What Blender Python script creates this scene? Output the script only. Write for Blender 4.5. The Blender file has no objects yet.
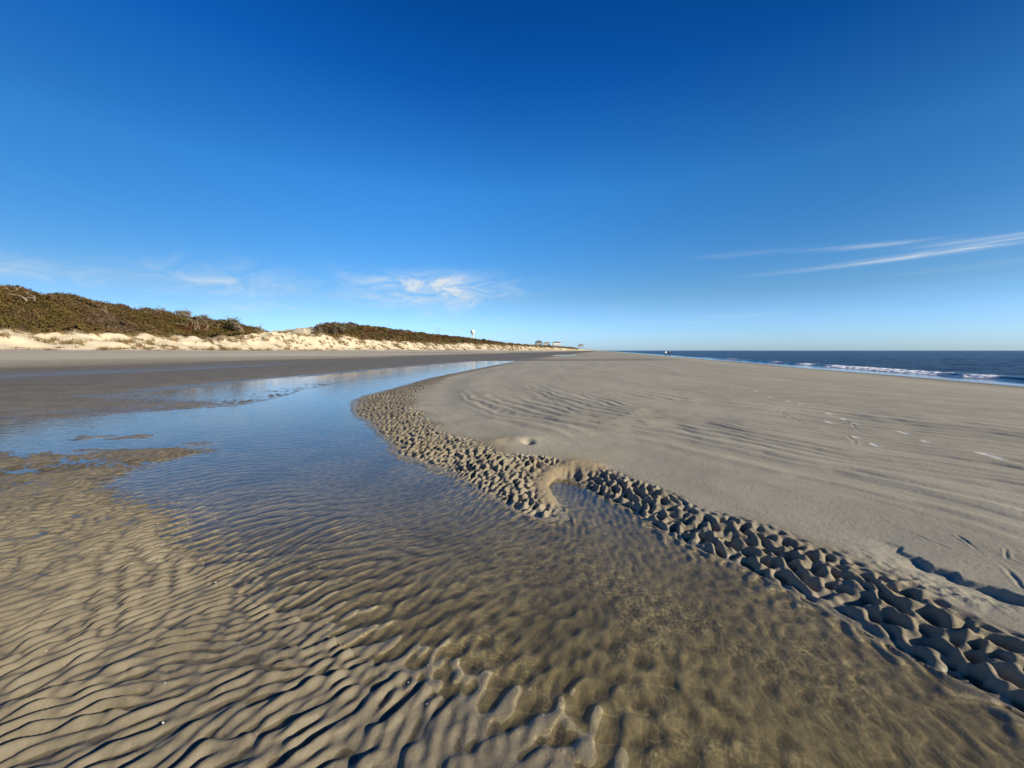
import bpy, math, random
import numpy as np
from mathutils import Vector, Matrix
R = math.radians
random.seed(7)
rng = np.random.default_rng(11)
S = bpy.context.scene
C = S.collection

# ------------------------------------------------------------ camera
cam = bpy.data.cameras.new('camera')
cam.sensor_width = 36.0
cam.lens = 36.0 * 385.0 / 1024.0
cam.clip_start = 0.05
cam.clip_end = 40000
co = bpy.data.objects.new('camera', cam)
C.objects.link(co)
co.location = (0, 0, 1.5)
co.rotation_euler = (R(90 - 4.97), 0, 0)
S.camera = co

# ------------------------------------------------------------ light, sky, exposure
SUN_AZ, SUN_EL = 118.0, 24.0            # azimuth clockwise from +Y
S.view_settings.view_transform = 'Standard'
S.view_settings.look = 'None'
S.view_settings.gamma = 1.0
S.view_settings.exposure = 0.5
sun = bpy.data.lights.new('sun', 'SUN')
sun.energy = 5.0
sun.angle = R(0.53)
sun.color = (1.0, 0.88, 0.69)
so = bpy.data.objects.new('sun', sun)
C.objects.link(so)
sd = Vector((math.sin(R(SUN_AZ)) * math.cos(R(SUN_EL)), math.cos(R(SUN_AZ)) * math.cos(R(SUN_EL)), math.sin(R(SUN_EL))))
so.rotation_euler = sd.to_track_quat('Z', 'Y').to_euler()

class NT:
    """small helper to write node maths"""
    def __init__(s, nt): s.nt = nt
    def n(s, t, **k):
        o = s.nt.nodes.new(t)
        for a, b in k.items(): setattr(o, a, b)
        return o
    def put(s, inp, v):
        if isinstance(v, (int, float, tuple, list)): inp.default_value = v
        else: s.nt.links.new(v, inp)
    def m(s, op, a, b=0.0, c=None, clamp=False):
        o = s.n('ShaderNodeMath', operation=op, use_clamp=clamp)
        s.put(o.inputs[0], a); s.put(o.inputs[1], b)
        if c is not None: s.put(o.inputs[2], c)
        return o.outputs[0]
    def vec(s, x, y, z):
        o = s.n('ShaderNodeCombineXYZ')
        s.put(o.inputs[0], x); s.put(o.inputs[1], y); s.put(o.inputs[2], z)
        return o.outputs[0]
    def noise(s, v, scale, detail=5.0, rough=0.5, dist=0.0):
        o = s.n('ShaderNodeTexNoise')
        s.put(o.inputs['Vector'], v)
        o.inputs['Scale'].default_value = scale
        o.inputs['Detail'].default_value = detail
        o.inputs['Roughness'].default_value = rough
        o.inputs['Distortion'].default_value = dist
        return o.outputs[0]
    def ss(s, v, a, b):
        o = s.n('ShaderNodeMapRange', interpolation_type='SMOOTHSTEP')
        s.put(o.inputs[0], v)
        o.inputs[1].default_value = a; o.inputs[2].default_value = b
        return o.outputs[0]
    def mixc(s, f, a, b, bt='MIX'):
        o = s.n('ShaderNodeMix', data_type='RGBA', blend_type=bt)
        s.put(o.inputs[0], f)
        s.put(o.inputs[6], a if not isinstance(a, tuple) else (*a, 1))
        s.put(o.inputs[7], b if not isinstance(b, tuple) else (*b, 1))
        return o.outputs[2]

w = bpy.data.worlds.new('World')
S.world = w
w.use_nodes = True
nt = w.node_tree
nt.nodes.clear()
q = NT(nt)
sky = q.n('ShaderNodeTexSky', sky_type='NISHITA', sun_disc=False)
sky.sun_elevation = R(SUN_EL)
sky.sun_rotation = R(SUN_AZ)
sky.air_density = 1.0
sky.dust_density = 0.35
sky.ozone_density = 3.0
SKY_STRENGTH = 0.082
tc = q.n('ShaderNodeTexCoord')
sp = q.n('ShaderNodeSeparateXYZ')
nt.links.new(tc.outputs['Generated'], sp.inputs[0])
X, Y, Z = sp.outputs
az = q.m('MULTIPLY', q.m('ARCTAN2', X, Y), 57.2958)
el = q.m('MULTIPLY', q.m('ARCSINE', Z), 57.2958)
# colour grade of the clear winter sky: deeper blue overhead
hs = q.n('ShaderNodeHueSaturation')
hs.inputs['Saturation'].default_value = 1.3
nt.links.new(sky.outputs[0], hs.inputs['Color'])
cr = q.n('ShaderNodeValToRGB')
stops = [(-5, (0.80, 1.22, 2.4)), (0.2, (0.82, 1.24, 2.4)), (2.2, (0.88, 1.25, 2.10)), (7.4, (0.90, 1.10, 1.34)), (21.3, (0.80, 1.36, 1.68)), (33, (0.17, 0.81, 1.38)), (41, (0.05, 0.61, 1.09)), (75, (0.05, 0.5, 1.0))]
el_ = cr.color_ramp.elements
while len(el_) < len(stops): el_.new(0.5)
for e_, (p_, c_) in zip(el_, stops):
    e_.position = (p_ + 5) / 80.0
    e_.color = (c_[0] / 2.4, c_[1] / 2.4, c_[2] / 2.4, 1)
q.put(cr.inputs[0], q.m('DIVIDE', q.m('ADD', el, 5.0), 80.0))
skyc = q.mixc(1.0, cr.outputs[0], (2.4, 2.4, 2.4), 'MULTIPLY')
gR = q.m('SUBTRACT', 1.0, q.m('MULTIPLY', q.m('MULTIPLY', q.ss(az, 5, 55), q.m('ADD', 0.35, q.m('MULTIPLY', q.ss(el, 0, 24), 0.65))), 0.40))
gL = q.m('SUBTRACT', 1.0, q.m('MULTIPLY', q.m('MULTIPLY', q.ss(q.m('MULTIPLY', az, -1.0), 5, 55), q.m('SUBTRACT', 1.0, q.ss(el, 22, 38))), 0.34))
gg = q.m('MULTIPLY', gR, gL)
skyc = q.mixc(1.0, skyc, q.vec(gg, gg, gg), 'MULTIPLY')
skyc = q.mixc(1.0, hs.outputs[0], skyc, 'MULTIPLY')
# cirrus: wispy noise inside soft ellipses of sky
def blob(a0, e0, ra, re, tilt=0.0):
    da = q.m('SUBTRACT', az, a0)
    de = q.m('SUBTRACT', q.m('SUBTRACT', el, e0), q.m('MULTIPLY', da, tilt))
    d = q.m('ADD', q.m('POWER', q.m('ABSOLUTE', q.m('DIVIDE', da, ra)), 2.0), q.m('POWER', q.m('ABSOLUTE', q.m('DIVIDE', de, re)), 2.0))
    return q.m('POWER', 2.718, q.m('MULTIPLY', d, -1.0))
wv = q.vec(q.m('MULTIPLY', az, 0.13), q.m('MULTIPLY', q.m('SUBTRACT', el, q.m('MULTIPLY', az, 0.05)), 0.36), 12.7)
wisp = q.ss(q.noise(wv, 1.6, 9.0, 0.62, 0.9), 0.28, 0.92)
wv2 = q.vec(q.m('MULTIPLY', az, 0.055), q.m('MULTIPLY', q.m('SUBTRACT', el, q.m('MULTIPLY', az, 0.0)), 1.3), 7.7)
streak = q.ss(q.noise(wv2, 1.7, 7.0, 0.6, 0.5), 0.34, 0.72)
b1 = q.m('ADD', q.m('MULTIPLY', blob(-11.0, 8.2, 9.0, 2.0, 0.02), 2.0), q.m('MULTIPLY', blob(-11.5, 9.6, 7.0, 1.0, 0.03), 1.0))
b1 = q.m('ADD', b1, q.m('MULTIPLY', blob(-36, 7.6, 7.0, 2.3, -0.03), 0.9))
b1 = q.m('ADD', b1, q.m('MULTIPLY', blob(-56, 7.4, 9.0, 1.2, 0.0), 0.9))
b1 = q.m('ADD', b1, q.m('MULTIPLY', blob(-22, 10.2, 4.0, 0.7, -0.15), 0.25))
b1 = q.m('ADD', b1, q.m('MULTIPLY', blob(-20, 5.0, 45.0, 2.2, 0.0), 0.20))
b2 = q.m('MULTIPLY', blob(46.5, 9.55, 10.5, 0.25, 0.022), 0.9)
b2 = q.m('ADD', b2, q.m('MULTIPLY', blob(58.0, 9.8, 9, 0.4, 0.02), 0.3))
b2 = q.m('ADD', b2, q.m('MULTIPLY', blob(43.0, 11.0, 6.0, 0.26, -0.075), 0.42))
b2 = q.m('ADD', b2, q.m('MULTIPLY', blob(49.0, 10.3, 4.0, 0.22, -0.02), 0.7))
b2 = q.m('ADD', b2, q.m('MULTIPLY', blob(30.0, 11.9, 5.0, 0.3, -0.03), 0.2))
b2 = q.m('ADD', b2, q.m('MULTIPLY', blob(52, 7.9, 6.0, 0.25, 0.0), 0.22))
b2 = q.m('ADD', b2, q.m('MULTIPLY', blob(30, 4.4, 4.0, 0.25, 0.0), 0.3))
b2 = q.m('ADD', b2, q.m('MULTIPLY', blob(24, 3.8, 3.0, 0.2, 0.0), 0.25))
cm = q.m('ADD', q.m('MULTIPLY', b1, q.m('MULTIPLY', wisp, 0.95)), q.m('MULTIPLY', b2, q.m('ADD', q.m('MULTIPLY', streak, 0.8), 0.12)), clamp=True)
skyc = q.mixc(cm, skyc, (6.1, 6.75, 7.2))
bg = q.n('ShaderNodeBackground')
bg.inputs[1].default_value = SKY_STRENGTH
nt.links.new(skyc, bg.inputs[0])
out = q.n('ShaderNodeOutputWorld')
nt.links.new(bg.outputs[0], out.inputs[0])

# ------------------------------------------------------------ numpy helpers
def _h(ix, iy, seed):
    n = (ix.astype(np.int64) * 374761393 + iy.astype(np.int64) * 668265263 + seed * 1442695041) & 0x7fffffff
    n = ((n ^ (n >> 13)) * 1274126177) & 0x7fffffff
    return (n ^ (n >> 16)) & 0xffff
_ang = np.linspace(0, 2 * np.pi, 65536, endpoint=False)
_CO, _SI = np.cos(_ang).astype(np.float32), np.sin(_ang).astype(np.float32)
def gn(x, y, seed=0):
    x = np.asarray(x, np.float64); y = np.asarray(y, np.float64)
    ix = np.floor(x); iy = np.floor(y)
    fx = (x - ix).astype(np.float32); fy = (y - iy).astype(np.float32)
    ix = ix.astype(np.int64); iy = iy.astype(np.int64)
    ux = fx * fx * fx * (fx * (fx * 6 - 15) + 10); uy = fy * fy * fy * (fy * (fy * 6 - 15) + 10)
    def g(dx, dy):
        h = _h(ix + dx, iy + dy, seed)
        return _CO[h] * (fx - dx) + _SI[h] * (fy - dy)
    a = g(0, 0); b = g(1, 0); c = g(0, 1); d = g(1, 1)
    a = a + (b - a) * ux; c = c + (d - c) * ux
    return (a + (c - a) * uy) * 1.5
def fbm(x, y, o=3, seed=0, gain=0.5):
    s = 0; a = 1.0
    for k in range(o):
        s = s + a * gn(x * 2 ** k, y * 2 ** k, seed + k * 17); a *= gain
    return s
def sst(x, a, b):
    t = np.clip((x - a) / (b - a), 0, 1)
    return t * t * (3 - 2 * t)
def polydist(px, py, P, closed=False):
    P = np.array(P, float)
    Q = np.roll(P, -1, 0) if closed else P[1:]
    A = P if closed else P[:-1]
    best = np.full(px.shape, 1e9)
    for (ax, ay), (bx, by) in zip(A, Q):
        dx, dy = bx - ax, by - ay
        t = np.clip(((px - ax) * dx + (py - ay) * dy) / (dx * dx + dy * dy + 1e-12), 0, 1)
        d = (px - ax - t * dx) ** 2 + (py - ay - t * dy) ** 2
        np.minimum(best, d, out=best)
    return np.sqrt(best)
def inpoly(px, py, P):
    r = np.zeros(px.shape, bool)
    n = len(P)
    for i in range(n):
        ax, ay = P[i]; bx, by = P[(i + 1) % n]
        if ay == by: continue
        c = ((ay > py) != (by > py)) & (px < (bx - ax) * (py - ay) / (by - ay) + ax)
        r ^= c
    return r

# shore frame: v runs along the coast (13 degrees right of the view), u to seaward
CS, SN = math.cos(R(12.9)), math.sin(R(12.9))
def uv(x, y): return x * CS - y * SN, x * SN + y * CS
def xy(u, v): return u * CS + v * SN, -u * SN + v * CS

# ------------------------------------------------------------ materials
def mat(name):
    m = bpy.data.materials.new(name)
    m.use_nodes = True
    m.node_tree.nodes.clear()
    q = NT(m.node_tree)
    o = q.n('ShaderNodeOutputMaterial')
    return m, q, o
def pmat(name, col, rough=0.6, spec=0.4, var=0.0, scale=4.0, attr=None, metal=0.0):
    m, q, o = mat(name)
    b = q.n('ShaderNodeBsdfPrincipled')
    b.inputs['Roughness'].default_value = rough
    b.inputs['Specular IOR Level'].default_value = spec
    b.inputs['Metallic'].default_value = metal
    if attr:
        a = q.n('ShaderNodeAttribute', attribute_name=attr)
        c = a.outputs[0]
    else:
        g = q.n('ShaderNodeNewGeometry')
        nz = q.noise(g.outputs[0], scale, 5.0)
        lo = tuple(x * (1 - var) for x in col); hi = tuple(min(1, x * (1 + var)) for x in col)
        c = q.mixc(nz, lo, hi)
    q.put(b.inputs['Base Color'], c)
    q.nt.links.new(b.outputs[0], o.inputs[0])
    return m

# sand: albedo and wetness come from where the sand lies, grain from noise
m_sand, q, o = mat('sand')
b = q.n('ShaderNodeBsdfPrincipled')
geo = q.n('ShaderNodeNewGeometry')
ac = q.n('ShaderNodeAttribute', attribute_name='albedo')
aw = q.n('ShaderNodeAttribute', attribute_name='wet')
P0 = geo.outputs['Position']
gr1 = q.noise(P0, 420.0, 2.0, 0.7)
gr2 = q.noise(P0, 38.0, 5.0, 0.65)
gr3 = q.noise(P0, 2.2, 5.0, 0.6)
k = q.m('ADD', q.m('MULTIPLY', gr1, 0.34), q.m('ADD', q.m('MULTIPLY', gr2, 0.34), q.m('ADD', q.m('MULTIPLY', gr3, 0.30), 0.51)))
kc = q.vec(k, k, k)
colr = q.mixc(1.0, ac.outputs[0], kc, 'MULTIPLY')
spk = q.ss(q.noise(P0, 190.0, 1.0, 0.5), 0.72, 0.77)         # dark mineral specks and shell grit
colr = q.mixc(q.m('MULTIPLY', spk, 0.45), colr, (0.05, 0.045, 0.04))
q.put(b.inputs['Base Color'], colr)
rr = q.m('SUBTRACT', 0.92, q.m('MULTIPLY', aw.outputs['Fac'], 0.62))
rr = q.m('ADD', rr, q.m('MULTIPLY', q.m('SUBTRACT', gr2, 0.5), 0.12), clamp=True)
q.put(b.inputs['Roughness'], rr)
b.inputs['IOR'].default_value = 1.33
q.put(b.inputs['Specular IOR Level'], q.m('ADD', 0.15, q.m('MULTIPLY', aw.outputs['Fac'], 0.5)))
hgt = q.m('ADD', q.m('MULTIPLY', gr1, 0.0014), q.m('MULTIPLY', gr2, 0.0065))
bp = q.n('ShaderNodeBump')
bp.inputs['Distance'].default_value = 1.0
bp.inputs['Strength'].default_value = 0.8
q.put(bp.inputs['Height'], hgt)
q.nt.links.new(bp.outputs[0], b.inputs['Normal'])
q.nt.links.new(b.outputs[0], o.inputs[0])

# pool water: clear, slightly silty, Fresnel mirror of the sky
m_water, q, o = mat('pool_water')
geo = q.n('ShaderNodeNewGeometry')
P0 = geo.outputs['Position']
mp = q.n('ShaderNodeMapping')
mp.inputs['Rotation'].default_value = (0, 0, R(-20))
mp.inputs['Scale'].default_value = (0.55, 1.25, 1)
q.nt.links.new(P0, mp.inputs[0])
wn = q.m('ADD', q.m('MULTIPLY', q.noise(mp.outputs[0], 7.0, 3.0, 0.5), 0.009), q.m('MULTIPLY', q.noise(mp.outputs[0], 24.0, 2.0, 0.5), 0.0012))
bp = q.n('ShaderNodeBump')
bp.inputs['Distance'].default_value = 1.0
bp.inputs['Strength'].default_value = 0.42
q.put(bp.inputs['Height'], wn)
# Schlick's Fresnel from the unsigned angle, so light coming up out of the pool is treated like light going in
dt = q.n('ShaderNodeVectorMath', operation='DOT_PRODUCT')
q.nt.links.new(bp.outputs[0], dt.inputs[0]); q.nt.links.new(geo.outputs['Incoming'], dt.inputs[1])
omc = q.m('SUBTRACT', 1.0, q.m('ABSOLUTE', dt.outputs['Value']), clamp=True)
fres = q.m('ADD', 0.021, q.m('MULTIPLY', q.m('POWER', omc, 5.0), 0.979), clamp=True)
gl = q.n('ShaderNodeBsdfGlossy'); gl.inputs['Roughness'].default_value = 0.02
gl.inputs[0].default_value = (1, 1, 1, 1)
q.nt.links.new(bp.outputs[0], gl.inputs['Normal'])
tr = q.n('ShaderNodeBsdfTransparent'); tr.inputs[0].default_value = (0.87, 0.86, 0.79, 1)
df = q.n('ShaderNodeBsdfDiffuse'); df.inputs[0].default_value = (0.135, 0.115, 0.060, 1)
mx0 = q.n('ShaderNodeMixShader'); mx0.inputs[0].default_value = 0.11
q.nt.links.new(tr.outputs[0], mx0.inputs[1]); q.nt.links.new(df.outputs[0], mx0.inputs[2])
mx = q.n('ShaderNodeMixShader')
q.nt.links.new(fres, mx.inputs[0])
q.nt.links.new(mx0.outputs[0], mx.inputs[1]); q.nt.links.new(gl.outputs[0], mx.inputs[2])
q.nt.links.new(mx.outputs[0], o.inputs[0])

# sea
m_sea, q, o = mat('sea_water')
b = q.n('ShaderNodeBsdfPrincipled')
ac = q.n('ShaderNodeAttribute', attribute_name='albedo')
ar = q.n('ShaderNodeAttribute', attribute_name='wet')
q.put(b.inputs['Base Color'], ac.outputs[0])
q.put(b.inputs['Roughness'], ar.outputs['Fac'])
b.inputs['IOR'].default_value = 1.333
geo = q.n('ShaderNodeNewGeometry')
hgt = q.m('ADD', q.m('MULTIPLY', q.noise(geo.outputs[0], 0.9, 4.0, 0.6), 0.22), q.m('MULTIPLY', q.noise(geo.outputs[0], 6.0, 3.0, 0.5), 0.02))
bp = q.n('ShaderNodeBump')
bp.inputs['Distance'].default_value = 1.0
q.put(bp.inputs['Strength'], q.m('MULTIPLY', ar.outputs['Fac'], 1.6, clamp=True))
q.put(bp.inputs['Height'], hgt)
q.nt.links.new(bp.outputs[0], b.inputs['Normal'])
q.nt.links.new(b.outputs[0], o.inputs[0])

def leafmat(name, tint=(1, 1, 1)):
    m, q, o = mat(name)
    ac = q.n('ShaderNodeAttribute', attribute_name='albedo')
    c = q.mixc(1.0, ac.outputs[0], tint, 'MULTIPLY')
    d = q.n('ShaderNodeBsdfDiffuse'); q.put(d.inputs[0], c)
    t = q.n('ShaderNodeBsdfTranslucent'); q.put(t.inputs[0], c)
    x = q.n('ShaderNodeMixShader'); x.inputs[0].default_value = 0.18
    q.nt.links.new(d.outputs[0], x.inputs[1]); q.nt.links.new(t.outputs[0], x.inputs[2])
    q.nt.links.new(x.outputs[0], o.inputs[0])
    return m
m_leaf = leafmat('leaves')
m_grass = leafmat('dry_grass')
m_bark = pmat('weathered_bark', (0.27, 0.22, 0.16), 0.9, 0.1, 0.35, 3.0)
m_white = pmat('white_paint', (0.80, 0.80, 0.78), 0.45, 0.4, 0.05, 0.4)
m_cream = pmat('cream_siding', (0.66, 0.60, 0.50), 0.7, 0.2, 0.08, 0.3)
m_grey = pmat('grey_siding', (0.38, 0.38, 0.37), 0.7, 0.2, 0.1, 0.3)
m_roof = pmat('roof_shingle', (0.16, 0.15, 0.15), 0.8, 0.2, 0.2, 0.5)
m_glass = pmat('window_glass', (0.04, 0.05, 0.06), 0.1, 0.6)
m_wood = pmat('deck_wood', (0.25, 0.18, 0.12), 0.8, 0.2, 0.2, 0.5)
m_shell = pmat('shell', (0.72, 0.68, 0.60), 0.35, 0.5, 0.15, 150.0)

# ------------------------------------------------------------ mesh helpers
def mesh_np(name, V, F, m, attrs=(), smooth=True, parent=None):
    V = np.asarray(V, np.float32); F = np.asarray(F, np.int32)
    k = F.shape[1]
    me = bpy.data.meshes.new(name)
    me.vertices.add(len(V)); me.vertices.foreach_set('co', V.ravel())
    me.loops.add(F.size); me.loops.foreach_set('vertex_index', F.ravel())
    me.polygons.add(len(F)); me.polygons.foreach_set('loop_start', np.arange(0, F.size, k, dtype=np.int32))
    me.polygons.foreach_set('loop_total', np.full(len(F), k, np.int32))
    me.update(calc_edges=True)
    if smooth: me.polygons.foreach_set('use_smooth', np.ones(len(F), bool))
    for n, t, dom, a in attrs:
        at = me.attributes.new(n, t, dom)
        if t == 'FLOAT_COLOR':
            a = np.concatenate([a, np.ones((len(a), 1))], 1).astype(np.float32)
            at.data.foreach_set('color', a.ravel())
        else:
            at.data.foreach_set('value', np.asarray(a, np.float32).ravel())
    me.materials.append(m)
    ob = bpy.data.objects.new(name, me)
    C.objects.link(ob)
    if parent: ob.parent = parent
    return ob
def tag(o, label=None, cat=None, group=None, kind=None):
    if label: o['label'] = label
    if cat: o['category'] = cat
    if group: o['group'] = group
    if kind: o['kind'] = kind
    return o
def empty(name, loc, rz=0.0):
    o = bpy.data.objects.new(name, None)
    o.empty_display_size = 0.3
    C.objects.link(o); o.location = loc; o.rotation_euler = (0, 0, rz)
    return o
class MB:
    def __init__(s): s.v = []; s.f = []
    def box(s, c, d, rz=0.0):
        n = len(s.v); ca, sa = math.cos(rz), math.sin(rz)
        for sx in (-1, 1):
            for sy in (-1, 1):
                for sz in (-1, 1):
                    x, y = sx * d[0] / 2, sy * d[1] / 2
                    s.v.append((c[0] + x * ca - y * sa, c[1] + x * sa + y * ca, c[2] + sz * d[2] / 2))
        for f in ((0, 1, 3, 2), (4, 6, 7, 5), (0, 4, 5, 1), (2, 3, 7, 6), (0, 2, 6, 4), (1, 5, 7, 3)):
            s.f.append([n + i for i in f])
    def lathe(s, prof, seg=24):
        n = len(s.v)
        for r, z in prof:
            for k in range(seg):
                a = 2 * math.pi * k / seg
                s.v.append((r * math.cos(a), r * math.sin(a), z))
        for i in range(len(prof) - 1):
            for k in range(seg):
                k2 = (k + 1) % seg
                s.f.append([n + i * seg + k, n + i * seg + k2, n + (i + 1) * seg + k2, n + (i + 1) * seg + k])
    def tube(s, pts, rad, seg=5):
        n0 = len(s.v)
        for i, (p, r) in enumerate(zip(pts, rad)):
            d = (Vector(pts[min(i + 1, len(pts) - 1)]) - Vector(pts[max(i - 1, 0)])).normalized()
            a = d.orthogonal().normalized(); b2 = d.cross(a)
            for k in range(seg):
                t = 2 * math.pi * k / seg
                s.v.append(tuple(Vector(p) + r * (math.cos(t) * a + math.sin(t) * b2)))
        for i in range(len(pts) - 1):
            for k in range(seg):
                k2 = (k + 1) % seg
                s.f.append([n0 + i * seg + k, n0 + i * seg + k2, n0 + (i + 1) * seg + k2, n0 + (i + 1) * seg + k])
    def build(s, name, m, parent=None, smooth=False):
        me = bpy.data.meshes.new(name)
        me.from_pydata(s.v, [], s.f); me.update()
        if smooth:
            for p in me.polygons: p.use_smooth = True
        me.materials.append(m)
        o = bpy.data.objects.new(name, me); C.objects.link(o)
        if parent: o.parent = parent
        return o

# ------------------------------------------------------------ ripple fields (oriented pattern growth)
def ripple_field(N, cell, lam, theta, kappa, seed, iters=9, K=8, warm=0.24, quad=0.0):
    r = np.random.default_rng(seed)
    h = r.standard_normal((N, N)).astype(np.float32)
    kx = np.fft.rfftfreq(N, cell)[None, :]; ky = np.fft.fftfreq(N, cell)[:, None]
    kk = np.hypot(kx, ky); ka = np.arctan2(ky, kx)
    rad = np.exp(-((kk - 1 / lam) / (warm / lam)) ** 2)
    filt = []; W = []
    for i in range(K):
        th = math.pi * i / K                     # direction of the wave vector
        d = np.abs((ka - th + math.pi / 2) % math.pi - math.pi / 2)
        filt.append((rad * np.exp(-(d / R(16)) ** 2)).astype(np.float32))
        W.append(np.exp(kappa * (np.cos(2 * (th - theta)) - 1)).astype(np.float32))
    ws = sum(W)
    for it in range(iters):
        Hf = np.fft.rfft2(h)
        s = 0
        for i in range(K): s = s + W[i] / ws * np.fft.irfft2(Hf * filt[i], s=(N, N))
        s = s / (s.std() + 1e-9)
        h = np.tanh(1.3 * s - quad * (s * s - 1)).astype(np.float32)
    Hf = np.fft.fft2(s.astype(np.float32))
    # band-limited upsampling to twice the resolution
    B = np.zeros((2 * N, 2 * N), complex)
    hN = N // 2
    B[:hN, :hN] = Hf[:hN, :hN]; B[-hN:, :hN] = Hf[-hN:, :hN]
    B[:hN, -hN:] = Hf[:hN, -hN:]; B[-hN:, -hN:] = Hf[-hN:, -hN:]
    return np.clip(np.real(np.fft.ifft2(B)) * 4, -2.4, 2.4).astype(np.float32)
def samp(F, fx, fy):
    N = F.shape[0]
    ix = np.floor(fx).astype(np.int64); iy = np.floor(fy).astype(np.int64)
    tx = (fx - ix).astype(np.float32); ty = (fy - iy).astype(np.float32)
    def wts(t):
        return [(-t + 2 * t * t - t ** 3) / 2, (2 - 5 * t * t + 3 * t ** 3) / 2, (t + 4 * t * t - 3 * t ** 3) / 2, (-t * t + t ** 3) / 2]
    wx, wy = wts(tx), wts(ty)
    s = 0
    for j in range(4):
        row = (iy + j - 1) % N
        a = 0
        for i in range(4): a = a + wx[i] * F[row, (ix + i - 1) % N]
        s = s + wy[j] * a
    return s

NG, CELL, OX, OY = 1024, 0.016, -9.2, -1.0
gx = OX + np.arange(NG) * CELL; gy = OY + np.arange(NG) * CELL
GX, GY = np.meshgrid(gx, gy)
# crest direction (degrees from +X) and how strongly aligned, at a few places
ctrl = [(-2.2, 2.0, 45, 8), (-1.2, 1.4, 38, 4), (-4.5, 4.0, 36, 7), (-3.0, 3.0, 43, 8), (-7, 5, 30, 5), (-2.0, 4.6, 18, 3), (-3.5, 8, 18, 3),
        (0.0, 2.4, 26, 1.2), (-0.5, 3.2, 20, 1.8), (1.0, 1.6, 50, 0.6), (1.3, 2.2, 40, 0.8), (0.0, 1.3, 42, 1.6), (0.0, 4.6, 58, 2.6), (-1.5, 6.8, 60, 2.6), (1.5, 3.4, 80, 2.0),
        (2.2, 2.2, 98, 1.3), (2.6, 1.6, 100, 1.3), (-3.3, 11, 60, 3), (5, 5, 100, 2), (-6, 12, 40, 3)]
cx = 0; sx = 0; kp = 0; wsum = 0
for (x0, y0, a, kpa) in ctrl:
    ww = 1 / (((GX - x0) ** 2 + (GY - y0) ** 2) + 0.15) ** 1.5
    cx = cx + ww * math.cos(R(2 * a)); sx = sx + ww * math.sin(R(2 * a)); kp = kp + ww * kpa; wsum = wsum + ww
CREST = 0.5 * np.arctan2(sx, cx) + 0.25 * fbm(GX * 0.9, GY * 0.9, 2, 5)
KAP = kp / wsum
CREST = CREST + 0.36 * fbm(GX * 1.5, GY * 1.5, 2, 6)
F1 = ripple_field(NG, CELL, 0.146, CREST + math.pi / 2, KAP * 0.24, 3, iters=2, warm=0.52)
F3 = ripple_field(NG, CELL, 0.106, CREST + math.pi / 2, 0.15 + 0 * KAP, 8, iters=6, warm=0.36, quad=1.1)
F2 = ripple_field(NG, CELL, 0.062, CREST + math.pi / 2 + 0.3, KAP * 0.4, 4, iters=5)
NXm, NYm = np.cos(CREST + math.pi / 2).astype(np.float32), np.sin(CREST + math.pi / 2).astype(np.float32)
sgn = np.where(NXm > 0, 1, -1); NXm = NXm * sgn; NYm = NYm * sgn       # points to +x (towards the sun)

# ------------------------------------------------------------ the shoreline of the tidal pool, in metres
RS = [(0.0, 50.5), (-2.75, 33.1), (-4.49, 21.0), (-4.7, 15.4), (-4.96, 12.7), (-4.56, 10.75), (-3.59, 8.75), (-2.72, 7.38), (-1.93, 6.09), (-1.43, 5.28), (-0.91, 4.74), (-0.57, 4.29), (-0.22, 3.76), (0.07, 3.43), (0.34, 3.28), (0.5, 3.32), (0.46, 3.56), (0.41, 3.9), (0.41, 4.16), (0.52, 4.4), (0.69, 4.47), (0.8, 4.23), (0.91, 3.87), (1.05, 3.56), (1.14, 3.3), (1.25, 3.02), (1.4, 2.76), (1.59, 2.57), (1.72, 2.3), (1.83, 2.09), (1.9, 1.87), (1.98, 1.7), (2.05, 1.56), (2.11, 1.46), (2.19, 1.19), (2.4, 0.2), (2.5, -4)]
LS = [(-0.8, 50.5), (-5.56, 29.7), (-6.61, 22.7), (-8.0, 18.95), (-8.08, 14.6), (-7.51, 11.62), (-7.6, 10.3), (-8.54, 9.82), (-9.44, 9.18), (-10.08, 8.49), (-10.6, 7.68), (-11.6, 6.92), (-16, 5.6), (-19, 4.2), (-17, 3.4), (-12, 4.2), (-9.5, 4.6), (-8.12, 5.0), (-7.6, 5.6), (-6.84, 5.6), (-5.81, 5.5), (-5.23, 5.86), (-4.72, 5.72), (-4.94, 4.86), (-4.92, 4.43), (-4.49, 3.98), (-3.5, 3.41), (-2.8, 2.94), (-2.21, 2.65), (-1.94, 2.35), (-1.58, 2.2), (-1.05, 1.99), (-0.84, 1.81), (-0.52, 1.68), (-0.27, 1.53), (-0.05, 1.41), (0.18, 1.32), (0.3, 1.19), (0.5, 0.2), (0.6, -4)]
OL = [(1.2, 50), (-0.9, 33), (-2.9, 20.6), (-2.7, 14.5), (-1.9, 9.33), (-1.05, 7.01), (-0.35, 5.96), (0.31, 5.09), (0.62, 4.78), (1.19, 4.75), (1.49, 4.04), (1.87, 3.34), (2.22, 2.95), (2.46, 2.62), (2.52, 2.3), (2.60, 1.9), (2.75, 1.53), (2.9, 0.2), (3.0, -4)]
POOL = RS + LS[::-1]
BAND = RS + OL[::-1]
SCARP = [(2.60, 2.86), (2.68, 2.66), (2.68, 2.52), (2.73, 2.35), (2.74, 2.22), (2.80, 2.12), (2.86, 1.98), (3.0, 1.7)]
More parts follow.
